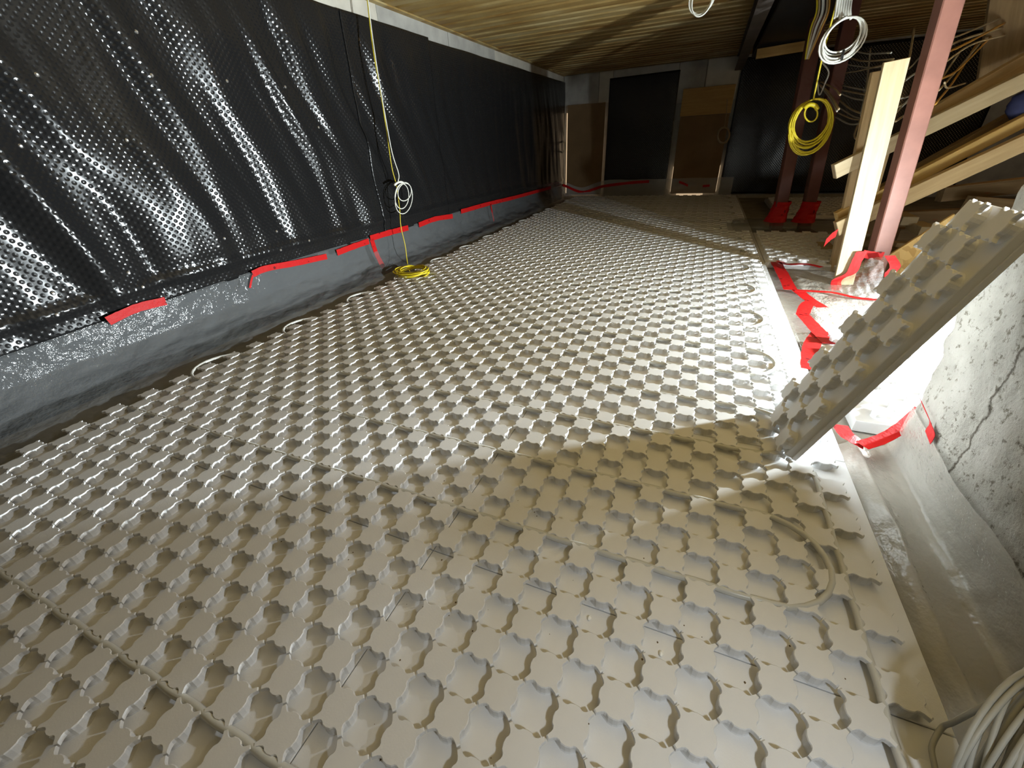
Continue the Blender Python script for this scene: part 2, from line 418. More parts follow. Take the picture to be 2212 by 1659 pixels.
# leaning offcut panel
U = Vector((0.352, 0.0, 0.936)).normalized(); V = Vector((0, 1, 0)); Nn = U.cross(V)
root = empty('leaning_panel', (0.435, 1.335, 0.030)); tag(root, 'grey-shadowed studded panel offcut propped upright against the concrete wall', 'panel')
Mx = Matrix.Identity(4)
for i in range(3): Mx[i][0] = U[i]; Mx[i][1] = V[i]; Mx[i][2] = Nn[i]; Mx[i][3] = root.location[i]
root.matrix_world = Mx
Lb, Wb, Tb = 11 * R_ / 2, 2 * R_, 0.038
mbb = MB().box((0, 0, 0), (Lb, Wb, Tb), 0.002); mbb.box((0.0, -0.006, 0.0), (Lb, 0.0, Tb * 0.42), 0.001)
link('base_board', mesh('base_board', mbb), 'eps', root)
for j in range(11):
    for i in range(3):
        yy_ = R_ / 4 * 1.0 + (i * R_ + (R_/2 if j % 2 else 0))
        if yy_ > Wb - 0.02: continue
        o = bpy.data.objects.new('stud', STUD); COL.objects.link(o); o.parent = root
        o.location = ((j + 0.5) * R_ / 2, yy_, Tb)

# =================================================================== HEATING PIPES
PR = 0.0085
def run(y0, xa, xb, off):
    """one straight run along x, threading between the two stud rows beside it"""
    pts = []; n = max(2, int(abs(xb - xa) / 0.0186)); jrow = round((y0 - R_/4 - SY) / (R_/2))
    xo = SX + (R_/2 if jrow % 2 else 0)
    for i in range(n + 1):
        x = xa + (xb - xa) * i / n
        pts.append((x, y0 + 0.0018 * math.cos(2*PI*(x - xo)/R_), off))
    return pts
def arc(cx, y0, y1, side, z):
    cy = (y0 + y1) / 2; r = abs(y1 - y0) / 2; s = 1 if y1 > y0 else -1
    return [(cx + side * r * math.sin(PI*t/12), cy - s * r * math.cos(PI*t/12), z + 0.005 * math.sin(PI*t/12)) for t in range(1, 12)]
ZP = 0.0205
pts = []; yk = SY + R_/4 + 6 * R_/2
ys = [yk + i * 4 * R_/2 for i in range(40)]
pts += [(-2.36, ys[0] , ZP)]
for i, yy in enumerate(ys):
    if yy > 9.0: break
    lft, rgt = -2.30, 0.305
    if 5.3 < yy < 6.4: rgt = 0.12
    pts += run(yy, lft, rgt, ZP) if i % 2 == 0 else run(yy, rgt, lft, ZP)
    if ys[i+1] < 9.0:
        pts += arc(rgt if i % 2 == 0 else lft, yy, ys[i+1], 1 if i % 2 == 0 else -1, ZP)
tag(obj('heating_pipe', MB().tube(pts, PR, 8), 'pex', smooth=True), 'translucent heating pipe snaking back and forth in rows across the studded panels', 'pipe')
ya = SY + R_/4 - 3 * R_/2
tag(obj('heating_pipe', MB().tube(run(ya, -2.35, 0.35, ZP) , PR, 8), 'pex', smooth=True), 'single translucent pipe run crossing the lower left foreground panels', 'pipe')
xc = SX + 5.5 * R_ - R_/4 + 0.0
pts = []
for i in range(120):
    yy = -0.25 + i * 0.0186
    if yy > 1.30: break
    jj = (yy - SY) / (R_)
    pts.append((0.484 - 0.0018 * math.cos(2*PI*jj), yy, ZP))
tag(obj('heating_pipe', MB().tube(pts, PR, 8), 'pex', smooth=True), 'straight translucent pipe running along the right-hand edge of the panels', 'pipe')

# =================================================================== DIMPLED MEMBRANES
def membrane(name, org, ax, length, zfun0, zfun1, disp, nu, nv, label, group=None):
    ax = Vector(ax); yl = Vector((0, 0, 1)).cross(ax)
    mb = MB()
    def fn(u, v_):
        s = u * length; z0 = zfun0(s); z1 = zfun1(s); z = z0 + (z1 - z0) * v_
        return (s, -disp(s, z, v_), z)
    mb.grid(fn, nu, nv)
    root = empty(name, org); Mx = Matrix.Identity(4)
    for i in range(3): Mx[i][0] = ax[i]; Mx[i][1] = yl[i]; Mx[i][2] = (0, 0, 1)[i]; Mx[i][3] = org[i]
    root.matrix_world = Mx
    o = link('sheet', mesh('sheet', mb, True), 'membrane', root)
    md = o.modifiers.new('thickness', 'SOLIDIFY'); md.thickness = 0.002; md.offset = -1
    tag(root, label, 'membrane', group); return root
def zb_left(y):
    P = [(-2, 0.29), (0.6, 0.293), (1.0, 0.307), (1.86, 0.334), (3.1, 0.328), (4.8, 0.316), (6.5, 0.28), (8.3, 0.23), (10, 0.2)]
    for a, c in zip(P, P[1:]):
        if a[0] <= y <= c[0]: t = (y - a[0]) / (c[0] - a[0]); return a[1] + (c[1] - a[1]) * t
    return 0.3
def zt_left(y): return 1.955 + 0.009 * (y - 3) + (0.035 if y < 4.45 else 0.0) * 0 + 0.006 * nz(y * 2.1, 0.3)
def folds(y, z, v_, seed):
    fade = 1.0 / (1 + math.exp((y - 3.9) * 1.8)) * 0.82 + 0.18
    u = y + 0.26 * z + 0.10 * nz(y * 0.7, z * 1.1, seed) + 0.09 * math.sin(z * 2.3 + y)
    a = nz(u * 4.2, z * 0.8 + 3, seed + 4) + 0.55 * nz(u * 8.5, z * 1.5, seed + 9)
    pin = min(1.0, (1 - v_) * 5 + 0.12) * min(1.0, v_ * 5 + 0.35)
    d = 0.062 * a * fade * pin + 0.012 * nz(y * 1.3, z * 1.6, seed + 20) * fade
    hem = z - (zb_left(y) + 0.115 + 0.02 * nz(y * 1.4, 5))
    d += 0.026 * math.exp(-(hem / 0.022) ** 2) * (0.6 + 0.4 * fade) * (0.75 + 0.5 * nz(y * 3.1, 8))
    return d
SHEETS = [(-1.3, 3.31, 0.0, 'crumpled glossy black dimpled membrane covering the near left wall'),
          (3.28, 4.50, 0.008, 'black dimpled membrane sheet on left wall behind the hanging cables'),
          (4.46, 9.30, 0.002, 'flat dark dimpled membrane on the far end of the left wall')]
membs = []
for i, (ya_, yb_, off, lab) in enumerate(SHEETS):
    L_ = yb_ - ya_
    membs.append(membrane('dimpled_membrane', (WX + 0.012 + off, ya_, 0), (0, 1, 0), L_, lambda s, a=ya_: zb_left(a + s), lambda s, a=ya_, k=i: zt_left(a + s) - (0.02 if k == 2 else 0),
                          lambda s, z, v_, a=ya_, k=i: max(0.0, 0.026 + folds(a + s, z, v_, 1.0)), int(L_ * 55), 84, lab))
# washers that pin the near sheets
def washer(parent, s, z, d):
    mb = MB()
    n = 10
    ring = [(s + 0.009 * math.cos(2*PI*k/n), -d - 0.002, z + 0.009 * math.sin(2*PI*k/n)) for k in range(n)]
    dome = [(s + 0.004 * math.cos(2*PI*k/n), -d - 0.006, z + 0.004 * math.sin(2*PI*k/n)) for k in range(n)]
    back = [(x, y + 0.004, zz) for x, y, zz in ring]
    mb.add(back + ring + dome, [[k, (k+1) % n, n + (k+1) % n, n + k] for k in range(n)] + [[n + k, n + (k+1) % n, 2*n + (k+1) % n, 2*n + k] for k in range(n)] + [[2*n + k for k in range(n)]])
    link('nail_washer', mesh('nail_washer', mb), 'steel_nail', parent)
for (px, py) in ((84, 160), (300, 67), (325, 163), (490, 175), (50, 315), (272, 303), (620, 187), (690, 275), (121, 635), (122, 680), (280, 590), (308, 620), (478, 515), (600, 500), (605, 540), (665, 520)):
    p = onx(px, py, WX + 0.05); k = 0 if p.y < 3.3 else 1
    s = p.y - SHEETS[k][0]; z0 = zb_left(p.y); z1 = zt_left(p.y)
    washer(membs[k], s, p.z, max(0.0, 0.026 + folds(p.y, p.z, max(0, (p.z - z0) / (z1 - z0)), 1.0)))
def flat_disp(seed, amp=0.008): return lambda s, z, v_: 0.012 + amp * (nz(s * 2.4, z * 0.8, seed) + 0.5 * nz(s * 5, z * 2, seed))
a = ony(1318, 161, WY - 0.03); c = ony(1471, 143, WY - 0.03)
membrane('dimpled_membrane', (a.x, WY - 0.005, 0), (1, 0, 0), c.x - a.x, lambda s: 0.02, lambda s: 1.98 + 0.012 * s, flat_disp(3), 60, 60, 'black dimpled sheet hung between the two boarded windows of the back wall')
membrane('dimpled_membrane', (0.27, WY - 0.005, 0), (1, 0, 0), 3.4, lambda s: 0.02, lambda s: 2.06, flat_disp(5), 90, 60, 'black dimpled sheet on the back wall behind the two dark posts')

# =================================================================== BACK WALL BOARDS AND LEAKING DAYLIGHT
def quadbox(name, pts, depth, mat, parent=None):
    mb = MB(); d = Vector((0, depth, 0)); n = len(pts)
    mb.v = [Vector(p) for p in pts] + [Vector(p) + d for p in pts]
    mb.f = [list(range(n)), list(range(n, 2*n))[::-1]] + [[i, i + n, (i+1) % n + n, (i+1) % n] for i in range(n)]
    mb.f = [f[::-1] for f in mb.f]
    return obj(name, mb, mat, parent)
def bw(px, py, dy=0.0): return ony(px, py, WY - 0.055 - dy)
def rect_at(p, q, y): return [(p[0], y, p[1]), (q[0], y, p[1]), (q[0], y, q[1]), (p[0], y, q[1])]
A = bw(1212, 222); B = bw(1310, 208)
xl, xr = -2.700, B.x - 0.01
tag(quadbox('window_board', rect_at((xl, 0.03), (xr, 1.62), WY - 0.055), 0.018, 'hardboard'), 'brown hardboard sheet covering the left window of the back wall', 'board')
tag(obj('window_1', MB().box((-2.728, WY - 0.012, 0.06), (xr - 0.075, WY - 0.006, 1.50)), 'daylight'), kind='structure')
A2 = bw(1466, 253); B2 = bw(1575, 247); T2 = bw(1586, 182)
tag(quadbox('window_board', rect_at((A2.x + 0.03, 0.035), (B2.x + 0.01, A2.z), WY - 0.055), 0.018, 'hardboard'), 'brown hardboard sheet covering the right window of the back wall', 'board')
tag(quadbox('plywood_sheet', rect_at((A2.x + 0.02, A2.z + 0.005), (B2.x + 0.02, T2.z), WY - 0.058), 0.02, 'plywood'), 'golden plywood piece above the right window board on the back wall', 'board')
tag(obj('window_2', MB().box((A2.x + 0.022, WY - 0.012, 0.06), (B2.x + 0.017, WY - 0.006, 0.50)), 'daylight'), kind='structure')
# sill light: bright strip under the right board
tag(obj('window_3', MB().box((A2.x + 0.14, WY - 0.012, -0.03), (A2.x + 0.62, WY - 0.006, 0.03)), 'daylight'), kind='structure')

# =================================================================== POLYTHENE SHEETS
def sheet(name, mb, mat, label, cat='plastic sheet', smooth=True):
    return tag(obj(name, mb, mat, smooth=smooth), label, cat)
def left_poly(u, v_):
    y = -1.2 + u * 10.3; zt = zb_left(y) + 0.012
    prof = [(WX + 0.046, zt), (WX + 0.052, zt * 0.75), (WX + 0.058, 0.17), (WX + 0.10, 0.105), (WX + 0.17, 0.072), (WX + 0.25, 0.045), (WX + 0.32, 0.012), (WX + 0.37, -0.03), (WX + 0.385, -0.05)]
    t = v_ * (len(prof) - 1); i = min(int(t), len(prof) - 2); t -= i
    x = prof[i][0] * (1-t) + prof[i+1][0] * t; z = prof[i][1] * (1-t) + prof[i+1][1] * t
    w = math.sin(PI * v_) ** 0.6 if 0 < v_ < 1 else 0
    z += w * (0.018 * nz(y * 2.2, v_ * 4, 1) + 0.011 * nz(y * 7, v_ * 9, 3) + 0.006 * nz(y * 19 + v_ * 15, v_ * 20, 5))
    x += w * (0.022 * nz(y * 3.1, v_ * 3, 7) + 0.010 * nz(y * 11 + 9 * v_, v_ * 12, 8))
    return (x, y, max(z, -0.058))
sheet('polythene_sheet', MB().grid(left_poly, 520, 44), 'polythene', 'clear grey plastic sheet taped along the foot of the left membrane wall')
def back_poly(u, v_):
    x = -2.72 + u * 3.2; zt = 0.30 - 0.14 * math.exp(-((x + 2.35) / 0.28) ** 2) + 0.03 * nz(x * 2, 4)
    z = zt * (1 - v_) - 0.045 * v_; y = WY - 0.075 - 0.12 * v_ ** 2 + 0.02 * nz(x * 4, v_ * 4, 2)
    return (x, y, z)
sheet('polythene_sheet', MB().grid(back_poly, 120, 12), 'polythene_thin', 'thin clear plastic sheet drooping along the foot of the back wall')
def right_poly(u, v_):
    y = -0.9 + u * 2.5
    zt = 0.125 + 0.02 * nz(y * 3, 2) + (0.03 * max(0, (y - 1.3) / 0.3))
    prof = [(0.612, -0.05), (0.625, -0.058), (0.655, -0.035), (0.678, -0.022), (0.70, -0.03), (0.75, -0.032), (0.772, -0.02), (0.786, 0.03), (0.783, zt)]
    t = v_ * (len(prof) - 1); i = min(int(t), len(prof) - 2); t -= i
    x = prof[i][0] * (1-t) + prof[i+1][0] * t; z = prof[i][1] * (1-t) + prof[i+1][1] * t
    x += 0.010 * nz(y * 4, v_ * 4, 3) * math.sin(PI * v_) + 0.004 * nz(y * 15, v_ * 9, 6) * (v_ < 0.95)
    z += 0.006 * nz(y * 6, v_ * 6, 9) * (0.1 < v_ < 0.9) + (0.012 * nz(y * 14, 3.3) if v_ > 0.98 else 0)
    if v_ > 0.6: x = min(x, 0.789)
    return (x, y, z)
sheet('polythene_sheet', MB().grid(right_poly, 190, 40), 'polythene_pale', 'milky plastic sheet lining the gutter beside the concrete wall')
def mid_poly(u, v_):
    y = 2.25 + u * 1.95; xl_ = 0.612; g = min(1.0, max(0.0, (y - 2.63) / 0.03)); x = xl_ + v_ * (0.08 * (1 - g) + (1.05 + 0.25 * u) * g)
    z = -0.012 + 0.006 * nz(x * 5, y * 5, 2) + 0.004 * nz(x * 16 + y * 7, y * 14, 3)
    e = max(0, 1 - v_ / 0.14); z -= 0.04 * e
    return (x, y, z)
sheet('polythene_sheet', MB().grid(mid_poly, 90, 60), 'polythene_pale', 'pale plastic sheet with red tape around the pink post foot')
# plastic-wrapped plinth under the dark posts
def plinth(u, v_):
    a_ = [(0.40, 5.62), (1.55, 5.70), (1.55, 6.25), (0.40, 6.15)]
    # rounded low box: v_ goes up the side, then inwards
    th = u * 4; i = int(min(3.999, th)); t = th - i
    p = Vector((*a_[i], 0)) * (1-t) + Vector((*a_[(i+1) % 4], 0)) * t; c_ = Vector((0.97, 5.93, 0))
    if v_ < 0.4: k = 1.0; z = -0.05 + (0.115) * v_ / 0.4
    else: k = 1 - (v_ - 0.4) / 0.6; z = 0.065
    q = c_ + (p - c_) * k
    return (q.x + 0.01 * nz(u * 20, v_ * 3), q.y, z + 0.008 * nz(q.x * 9, q.y * 9))
sheet('wrapped_plinth', MB().grid(plinth, 60, 14), 'polythene', 'low grey plinth wrapped in plastic under the two dark posts', 'plinth')

# =================================================================== RED TAPE
def ribbon(name, pts, wdir, w, mat, label, group=None, lift=None, sub=5, jit=0.12):
    P = smoothpath(pts, sub); mb = MB()
    for i, p in enumerate(P):
        wd = wdir(i, P) if callable(wdir) else Vector(wdir)
        ww = w * (1 + jit * nz(i * 0.7, w * 99, len(P)))
        l = (lift or Vector((0, 0, 0)))
        mb.v += [p + wd * ww / 2 + l, p - wd * ww / 2 + l]
    for i in range(len(P) - 1): mb.f.append([2*i, 2*i+1, 2*i+3, 2*i+2])
    o = obj(name, mb, mat, thick=0.0012); tag(o, label, 'tape', group); return o
def floor_w(i, P):
    t = (P[min(i+1, len(P)-1)] - P[max(i-1, 0)]); t.z = 0; t.normalize(); return Vector((-t.y, t.x, 0))
def wall_w(i, P):
    t = (P[min(i+1, len(P)-1)] - P[max(i-1, 0)]); t.x = 0; t.normalize(); return Vector((0, -t.z, t.y))
XT = WX + 0.064
def wallp(l): return [onx(x, y, XT) for x, y in l]
for l, w, lab in (
    ([(233, 694), (262, 680), (300, 664), (358, 650)], 0.045, 'short wrinkled red tape strip nearest the camera on the left plastic sheet'),
    ([(546, 592), (575, 580), (640, 568), (706, 554)], 0.042, 'long red tape strip on the plastic under the crumpled membrane'),
    ([(728, 546), (765, 532), (797, 521)], 0.048, 'red tape strip just left of the upright tape on the plastic'),
    ([(800, 515), (840, 503), (882, 492)], 0.050, 'red tape strip behind the hanging yellow cable'),
    ([(905, 486), (940, 473), (978, 467)], 0.050, 'red tape strip right of the hanging yellow cable'),
    ([(996, 457), (1060, 439), (1110, 427), (1190, 405)], 0.050, 'farthest long red tape strip running to the room corner'),
    ([(803, 517), (812, 545), (822, 566), (829, 578)], 0.055, 'upright red tape strip running down the plastic to the floor'),
    ([(1060, 441), (1063, 458), (1067, 478)], 0.03, 'small upright red tape strip far along the left plastic'),
    ([(547, 594), (543, 606), (540, 622)], 0.014, 'thin torn red tape end hanging down the left plastic')):
    ribbon('tape_strip', wallp(l), wall_w, w, 'red_tape', lab)
def backp(l): return [ony(x, y, WY - 0.10) for x, y in l]
ribbon('tape_strip', backp([(1205, 397), (1222, 402), (1245, 412), (1262, 415), (1285, 408), (1305, 402), (1360, 395), (1402, 392)]), lambda i, P: Vector((0, 0, 1)), 0.05, 'red_tape', 'sagging red tape line across the foot of the left window board')
ribbon('tape_strip', backp([(1467, 393), (1478, 397), (1486, 401)]), lambda i, P: Vector((0, 0, 1)), 0.04, 'red_tape', 'short slanting red tape piece on the right window board')
ribbon('tape_strip', backp([(1518, 402), (1533, 401)]), lambda i, P: Vector((0, 0, 1)), 0.04, 'red_tape', 'tiny level red tape piece on the right window board')
def fl(l, z=0.003): return [onz(x, y, z) for x, y in l]
for l, w, lab, z in (
    ([(1676, 566), (1692, 594), (1708, 626)], 0.085, 'red tape strip at the far left corner of the plastic by the pink post', 0.004),
    ([(1722, 626), (1750, 648), (1777, 664)], 0.075, 'slanting red tape strip in the middle of the pale plastic', 0.004),
    ([(1756, 650), (1742, 660), (1733, 680)], 0.075, 'short bent red tape piece joining two strips on the pale plastic', 0.006),
    ([(1733, 678), (1758, 705), (1780, 728), (1794, 742)], 0.075, 'long red tape strip running toward the leaning board', 0.004),
    ([(1773, 714), (1757, 738), (1750, 765), (1749, 798)], 0.075, 'red tape strip dropping into the gap beside the leaning board', 0.0),
    ([(1715, 627), (1760, 629), (1800, 632), (1850, 643), (1905, 648)], 0.04, 'thin red tape line in front of the pink post foot', 0.005),
    ([(1682, 563), (1700, 571), (1740, 570), (1775, 577)], 0.05, 'shadowed red tape strip along the far edge of the pale plastic', 0.004)):
    ribbon('tape_strip', fl(l, z), floor_w, w, 'red_tape', lab)
ribbon('tape_strip', [onz(1814, 918, 0.03), onz(1828, 938, 0.034), onz(1846, 950, 0.03), onz(1866, 962, 0.02)], floor_w, 0.055, 'red_tape', 'folded red tape strip at the gutter end below the leaning board')
ribbon('tape_strip', [onz(1862, 962, 0.035), onz(1905, 948, 0.04), onz(1950, 922, 0.05), onz(1992, 884, 0.06)], floor_w, 0.045, 'red_tape', 'curved red tape strip rising to the concrete wall end')
ribbon('tape_strip', [onx(1990, 868, 0.783), onx(2004, 898, 0.782), onx(2014, 925, 0.782), onx(2004, 945, 0.780)], lambda i, P: Vector((0, 1, 0.25)).normalized(), 0.055, 'red_tape', 'crumpled red tape patch stuck on the concrete wall face')

# =================================================================== POSTS
def prism_between(name, A_, B_, w, t, mat, side=None, bev=0.004, parent=None):
    """bar from A_ to B_; local x along it, local y = width direction, local z = thickness"""
    A_ = Vector(A_); B_ = Vector(B_); x = (B_ - A_); L_ = x.length; x.normalize()
    s = Vector(side) if side else Vector((1, 0, 0)); y = (s - x * s.dot(x)).normalized(); z = x.cross(y)
    o = link(name, mesh(name, MB().box((0, -w/2, -t/2), (L_, w/2, t/2), bev)), mat, parent)
    Mx = Matrix.Identity(4)
    for i in range(3): Mx[i][0] = x[i]; Mx[i][1] = y[i]; Mx[i][2] = z[i]; Mx[i][3] = A_[i]
    o.matrix_world = Mx; return o
def extend(a_, b_, z): t = (z - a_.z) / (b_.z - a_.z); return a_ + (b_ - a_) * t
def post(name, base_px, top_px, Y, w, label, z0=-0.06, mat='primer_red'):
    a_ = ony(*base_px, Y); b_ = ony(*top_px, Y)
    r = empty(name, extend(a_, b_, z0)); tag(r, label, 'post')
    p0 = extend(a_, b_, z0 + 0.012); p1 = extend(a_, b_, 2.08)
    def kid(o): o.matrix_world = Matrix.Translation(-r.location) @ o.matrix_world; o.parent = r
    kid(prism_between('shaft', p0, p1, w, w, mat, (1, 0.12, 0), 0.006))
    kid(prism_between('foot_plate', extend(a_, b_, z0), p0, w * 1.9, w * 1.9, mat, (1, 0.12, 0), 0.003))
    kid(prism_between('head_plate', p1, extend(a_, b_, 2.096), w * 1.9, w * 1.9, mat, (1, 0.12, 0), 0.003))
    return r
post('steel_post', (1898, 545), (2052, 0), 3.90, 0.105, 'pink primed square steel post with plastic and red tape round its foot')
post('steel_post', (1680, 470), (1775, 0), 6.0, 0.12, 'dark red steel post behind the yellow cable coil', mat='primer_dark_shaded')
post('steel_post', (1741, 470), (1843, 0), 6.03, 0.115, 'dark red steel post just right of the yellow cable coil', mat='primer_dark_shaded')
for (pxb, lab) in (((1680, 470), 'glossy red tape wrapped round the foot of the left dark post'), ((1741, 470), 'glossy red tape wrapped round the foot of the right dark post')):
    b_ = ony(*pxb, 6.0); mb = MB()
    def wrap(u, v_):
        a_ = 2 * PI * u; r = 0.078 + 0.012 * nz(u * 9, v_ * 6, pxb[0]) + 0.03 * (1 - v_) ** 3
        return (b_.x - 0.02 + r * math.cos(a_) * 1.12 + 0.03 * v_, 6.0 + r * math.sin(a_) * 1.12, 0.062 + 0.22 * v_)
    mb.grid(wrap, 26, 10); tag(obj('tape_wrap', mb, 'red_tape', thick=0.002), lab, 'tape')

# timber uprights
a_ = ony(1822, 606, 3.70); b_ = ony(1936, 130, 3.70)
tag(prism_between('timber_upright', extend(a_, b_, -0.012), b_, 0.118, 0.05, 'pine_pale', (1, -0.10, 0), 0.003), 'pale upright timber stud beside the pink post, taped at its foot', 'timber')
a_ = ony(1835, 470, 4.25); b_ = ony(1906, 152, 4.25)
tag(prism_between('timber_upright', extend(a_, b_, -0.05), b_, 0.125, 0.05, 'pine_tan', (1, 0.1, 0), 0.003), 'shorter tan timber upright half hidden behind the pale stud', 'timber')
# tape and plastic on the timber and post foot
fy = 3.655
ribbon('tape_strip', [ony(1807, 628, fy), ony(1808, 605, fy), ony(1838, 590, fy), ony(1850, 566, fy), ony(1862, 543, fy)], lambda i, P: Vector((1, 0, 0.15)).normalized(), 0.062, 'red_tape', 'bright red tape strip climbing the foot of the pale timber')
ribbon('tape_strip', [ony(1864, 548, 3.83), ony(1885, 552, 3.83), ony(1908, 553, 3.83)], lambda i, P: Vector((0, 0, 1)), 0.055, 'red_tape', 'red tape collar across the front of the pink post')
ribbon('tape_strip', [ony(1922, 552, 3.72), ony(1934, 575, 3.70), ony(1922, 592, 3.69), ony(1924, 612, 3.66), ony(1910, 625, 3.6)], lambda i, P: Vector((1, 0, 0.1)).normalized(), 0.06, 'red_tape', 'crumpled red tape strip down the right side of the plastic skirt')
ribbon('tape_strip', [ony(1782, 525, 3.98), ony(1795, 512, 3.98), ony(1808, 503, 3.98)], lambda i, P: Vector((0, 0, 1)), 0.06, 'red_tape', 'loose red tape flag stuck on the timber behind the pale stud')
def skirt(u, v_):
    p0 = ony(1812 + 98 * u, 560 - 6 * u + 30 * (1 - u) ** 2, 3.80); p1 = onz(1806 + 100 * u, 628 + 22 * u, 0.0)
    p = p0 * (1 - v_) + p1 * v_
    return p + Vector((0, -0.05 * math.sin(PI * u) * v_ + 0.02 * nz(u * 7, v_ * 5), 0.012 * nz(u * 8, v_ * 8, 3)))
sheet('polythene_skirt', MB().grid(skirt, 26, 16), 'polythene_thin', 'clear plastic skirt wrapped round the pink post foot')

# =================================================================== STAIR STRINGERS AND TIMBER PILE
def plank(pa, pb, Ya, Yb, w, t, mat, label, side=(0, 0, 1), name='plank', group=None):
    o = prism_between(name, ony(*pa, Ya), ony(*pb, Yb), w, t, mat, side, 0.003); return tag(o, label, 'timber', group)
plank((1801, 371), (2300, 131), 4.15, 4.5, 0.105, 0.05, 'pine_pale', 'topmost pale diagonal plank with a square-cut lower end')
plank((1990, 262), (2320, 72), 4.42, 4.75, 0.11, 0.05, 'pine_tan', 'shadowed tan plank running just above the topmost diagonal plank')
plank((1830, 460), (2330, 180), 4.45, 4.95, 0.14, 0.05, 'timber_brown', 'dark brown diagonal board between the two lower planks and the topmost one')
plank((1806, 470), (2320, 205), 4.22, 4.62, 0.085, 0.05, 'pine_gold', 'golden diagonal plank in the middle of the stair timbers')
plank((1806, 494), (2320, 258), 4.12, 4.45, 0.115, 0.05, 'pine_tan', 'lowest broad diagonal plank with a knotty face')
plank((2180, 160), (2235, -160), 4.9, 4.9, 0.34, 0.04, 'timber_brown', 'wide brown board standing upright at the upper right corner', side=(1, 0, 0))
plank((1836, 560), (1900, 330), 4.3, 4.3, 0.11, 0.05, 'pine_tan', 'stubby tan timber standing behind the foot of the pale stud', side=(1, 0, 0))
# piled lumber lying behind the stair
for i, (x0, y0, x1, y1, Y, w, mt, lab) in enumerate((
    (1925, 470, 2120, 462, 5.1, 0.10, 'timber_brown', 'dark beam at the top of the lumber pile under the stair'),
    (1935, 505, 2110, 500, 5.0, 0.10, 'timber_brown', 'dark beam second from the top of the lumber pile'),
    (1925, 535, 2075, 540, 4.9, 0.10, 'pine_tan', 'tan beam in the middle of the lumber pile'),
    (1900, 540, 2060, 572, 4.75, 0.09, 'timber_brown', 'low dark beam at the bottom of the lumber pile'),
    (2030, 420, 2250, 395, 5.3, 0.12, 'timber_brown', 'dark beam lying high behind the lowest diagonal plank'),
    (2090, 440, 2240, 452, 5.0, 0.12, 'timber_brown', 'dark beam behind the top of the leaning board'))):
    plank((x0, y0), (x1, y1), Y, Y + 0.15, w, 0.09, mt, lab, name='beam')
for (x, y, Y, py_rest, lab) in ((1965, 478, 4.78, None, 'sawn pale timber end poking from the pile above the sheet'), (2005, 500, 4.6, None, 'square pale timber end resting on the golden sheet edge'), (1865, 512, 4.4, 1, 'pale block end showing between the two uprights'), (1790, 545, 4.1, 1, 'small pale block lying left of the timber stud'), (1935, 543, 4.35, 1, 'pale block end just right of the pink post')):
    p = ony(x, y, Y) if py_rest is None else onz(x, y, 0.0)
    tag(obj('timber_block', MB().box((p.x - 0.055, p.y, p.z - 0.035), (p.x + 0.055, p.y + 0.3, p.z + 0.035), 0.003), 'pine_pale'), lab, 'timber')
# golden OSB sheet with its sloping top edge
pts4 = [ony(1912, 640, 3.95), ony(1920, 552, 3.95), ony(2062, 462, 4.05), ony(2080, 620, 4.05)]
for p in (pts4[0], pts4[3]): p.z = max(p.z, -0.05)
tag(quadbox('osb_sheet', pts4, 0.022, 'osb'), 'golden chipboard sheet leaning behind the studded offcut', 'board')
# flakes of plastic wrap glowing between planks, tool bag
p = ony(2214, 226, 4.62)
bag = empty('tool_bag', (p.x, p.y, p.z - 0.1)); tag(bag, 'dark blue cloth bag with red strap hanging below the topmost plank', 'bag')
mb = MB()
def bagf(u, v_):
    a_ = 2*PI*u; r = math.sin(PI * min(0.98, max(0.02, v_))) ** 0.5
    return (p.x + 0.09 * r * math.cos(a_) + 0.015 * nz(u*6, v_*6), p.y + 0.07 * r * math.sin(a_), p.z - 0.1 + 0.2 * v_)
obj('pouch', mb.grid(bagf, 20, 12), 'blue_cloth', bag, smooth=True)
obj('strap', MB().tube(smoothpath([(p.x+0.05, p.y-0.08, p.z-0.09), (p.x+0.09, p.y-0.09, p.z+0.02), (p.x+0.06, p.y-0.05, p.z+0.14)], 5), 0.02, 6), 'red_cloth', bag, smooth=True)

# =================================================================== CEILING STEEL AND DUCT
bm_ = empty('steel_beam', (0.23, 6.0, 1.9)); tag(bm_, 'dark steel beam running under the deck toward the back wall', 'beam')
obj('web', MB().box((0.215, 3.2, 1.912), (0.232, WY, 2.088)), 'dark_steel', bm_)
obj('flange', MB().box((0.165, 3.2, 1.90), (0.285, WY, 1.913), 0.002), 'dark_steel', bm_)
obj('flange', MB().box((0.165, 3.2, 2.087), (0.285, WY, 2.0985), 0.002), 'dark_steel', bm_)
tag(obj('air_duct', MB().box((0.34, 3.4, 1.93), (0.92, 8.3, 2.085), 0.01), 'black_paint'), 'black air duct hanging beside the steel beam under the deck', 'duct')
tag(prism_between('plank', ony(1634, 117, 7.2), ony(1742, 99, 7.2), 0.10, 0.05, 'pine_gold', (0, 0, 1)), 'short golden plank under the deck in front of the black sheet', 'timber')
tag(prism_between('steel_beam', (1.9, 5.2, 1.98), (2.6, 4.0, 1.98), 0.2, 0.12, 'primer_dark_shaded', (0, 0, 1)), 'dark red beam under the deck right of the pink post', 'beam')

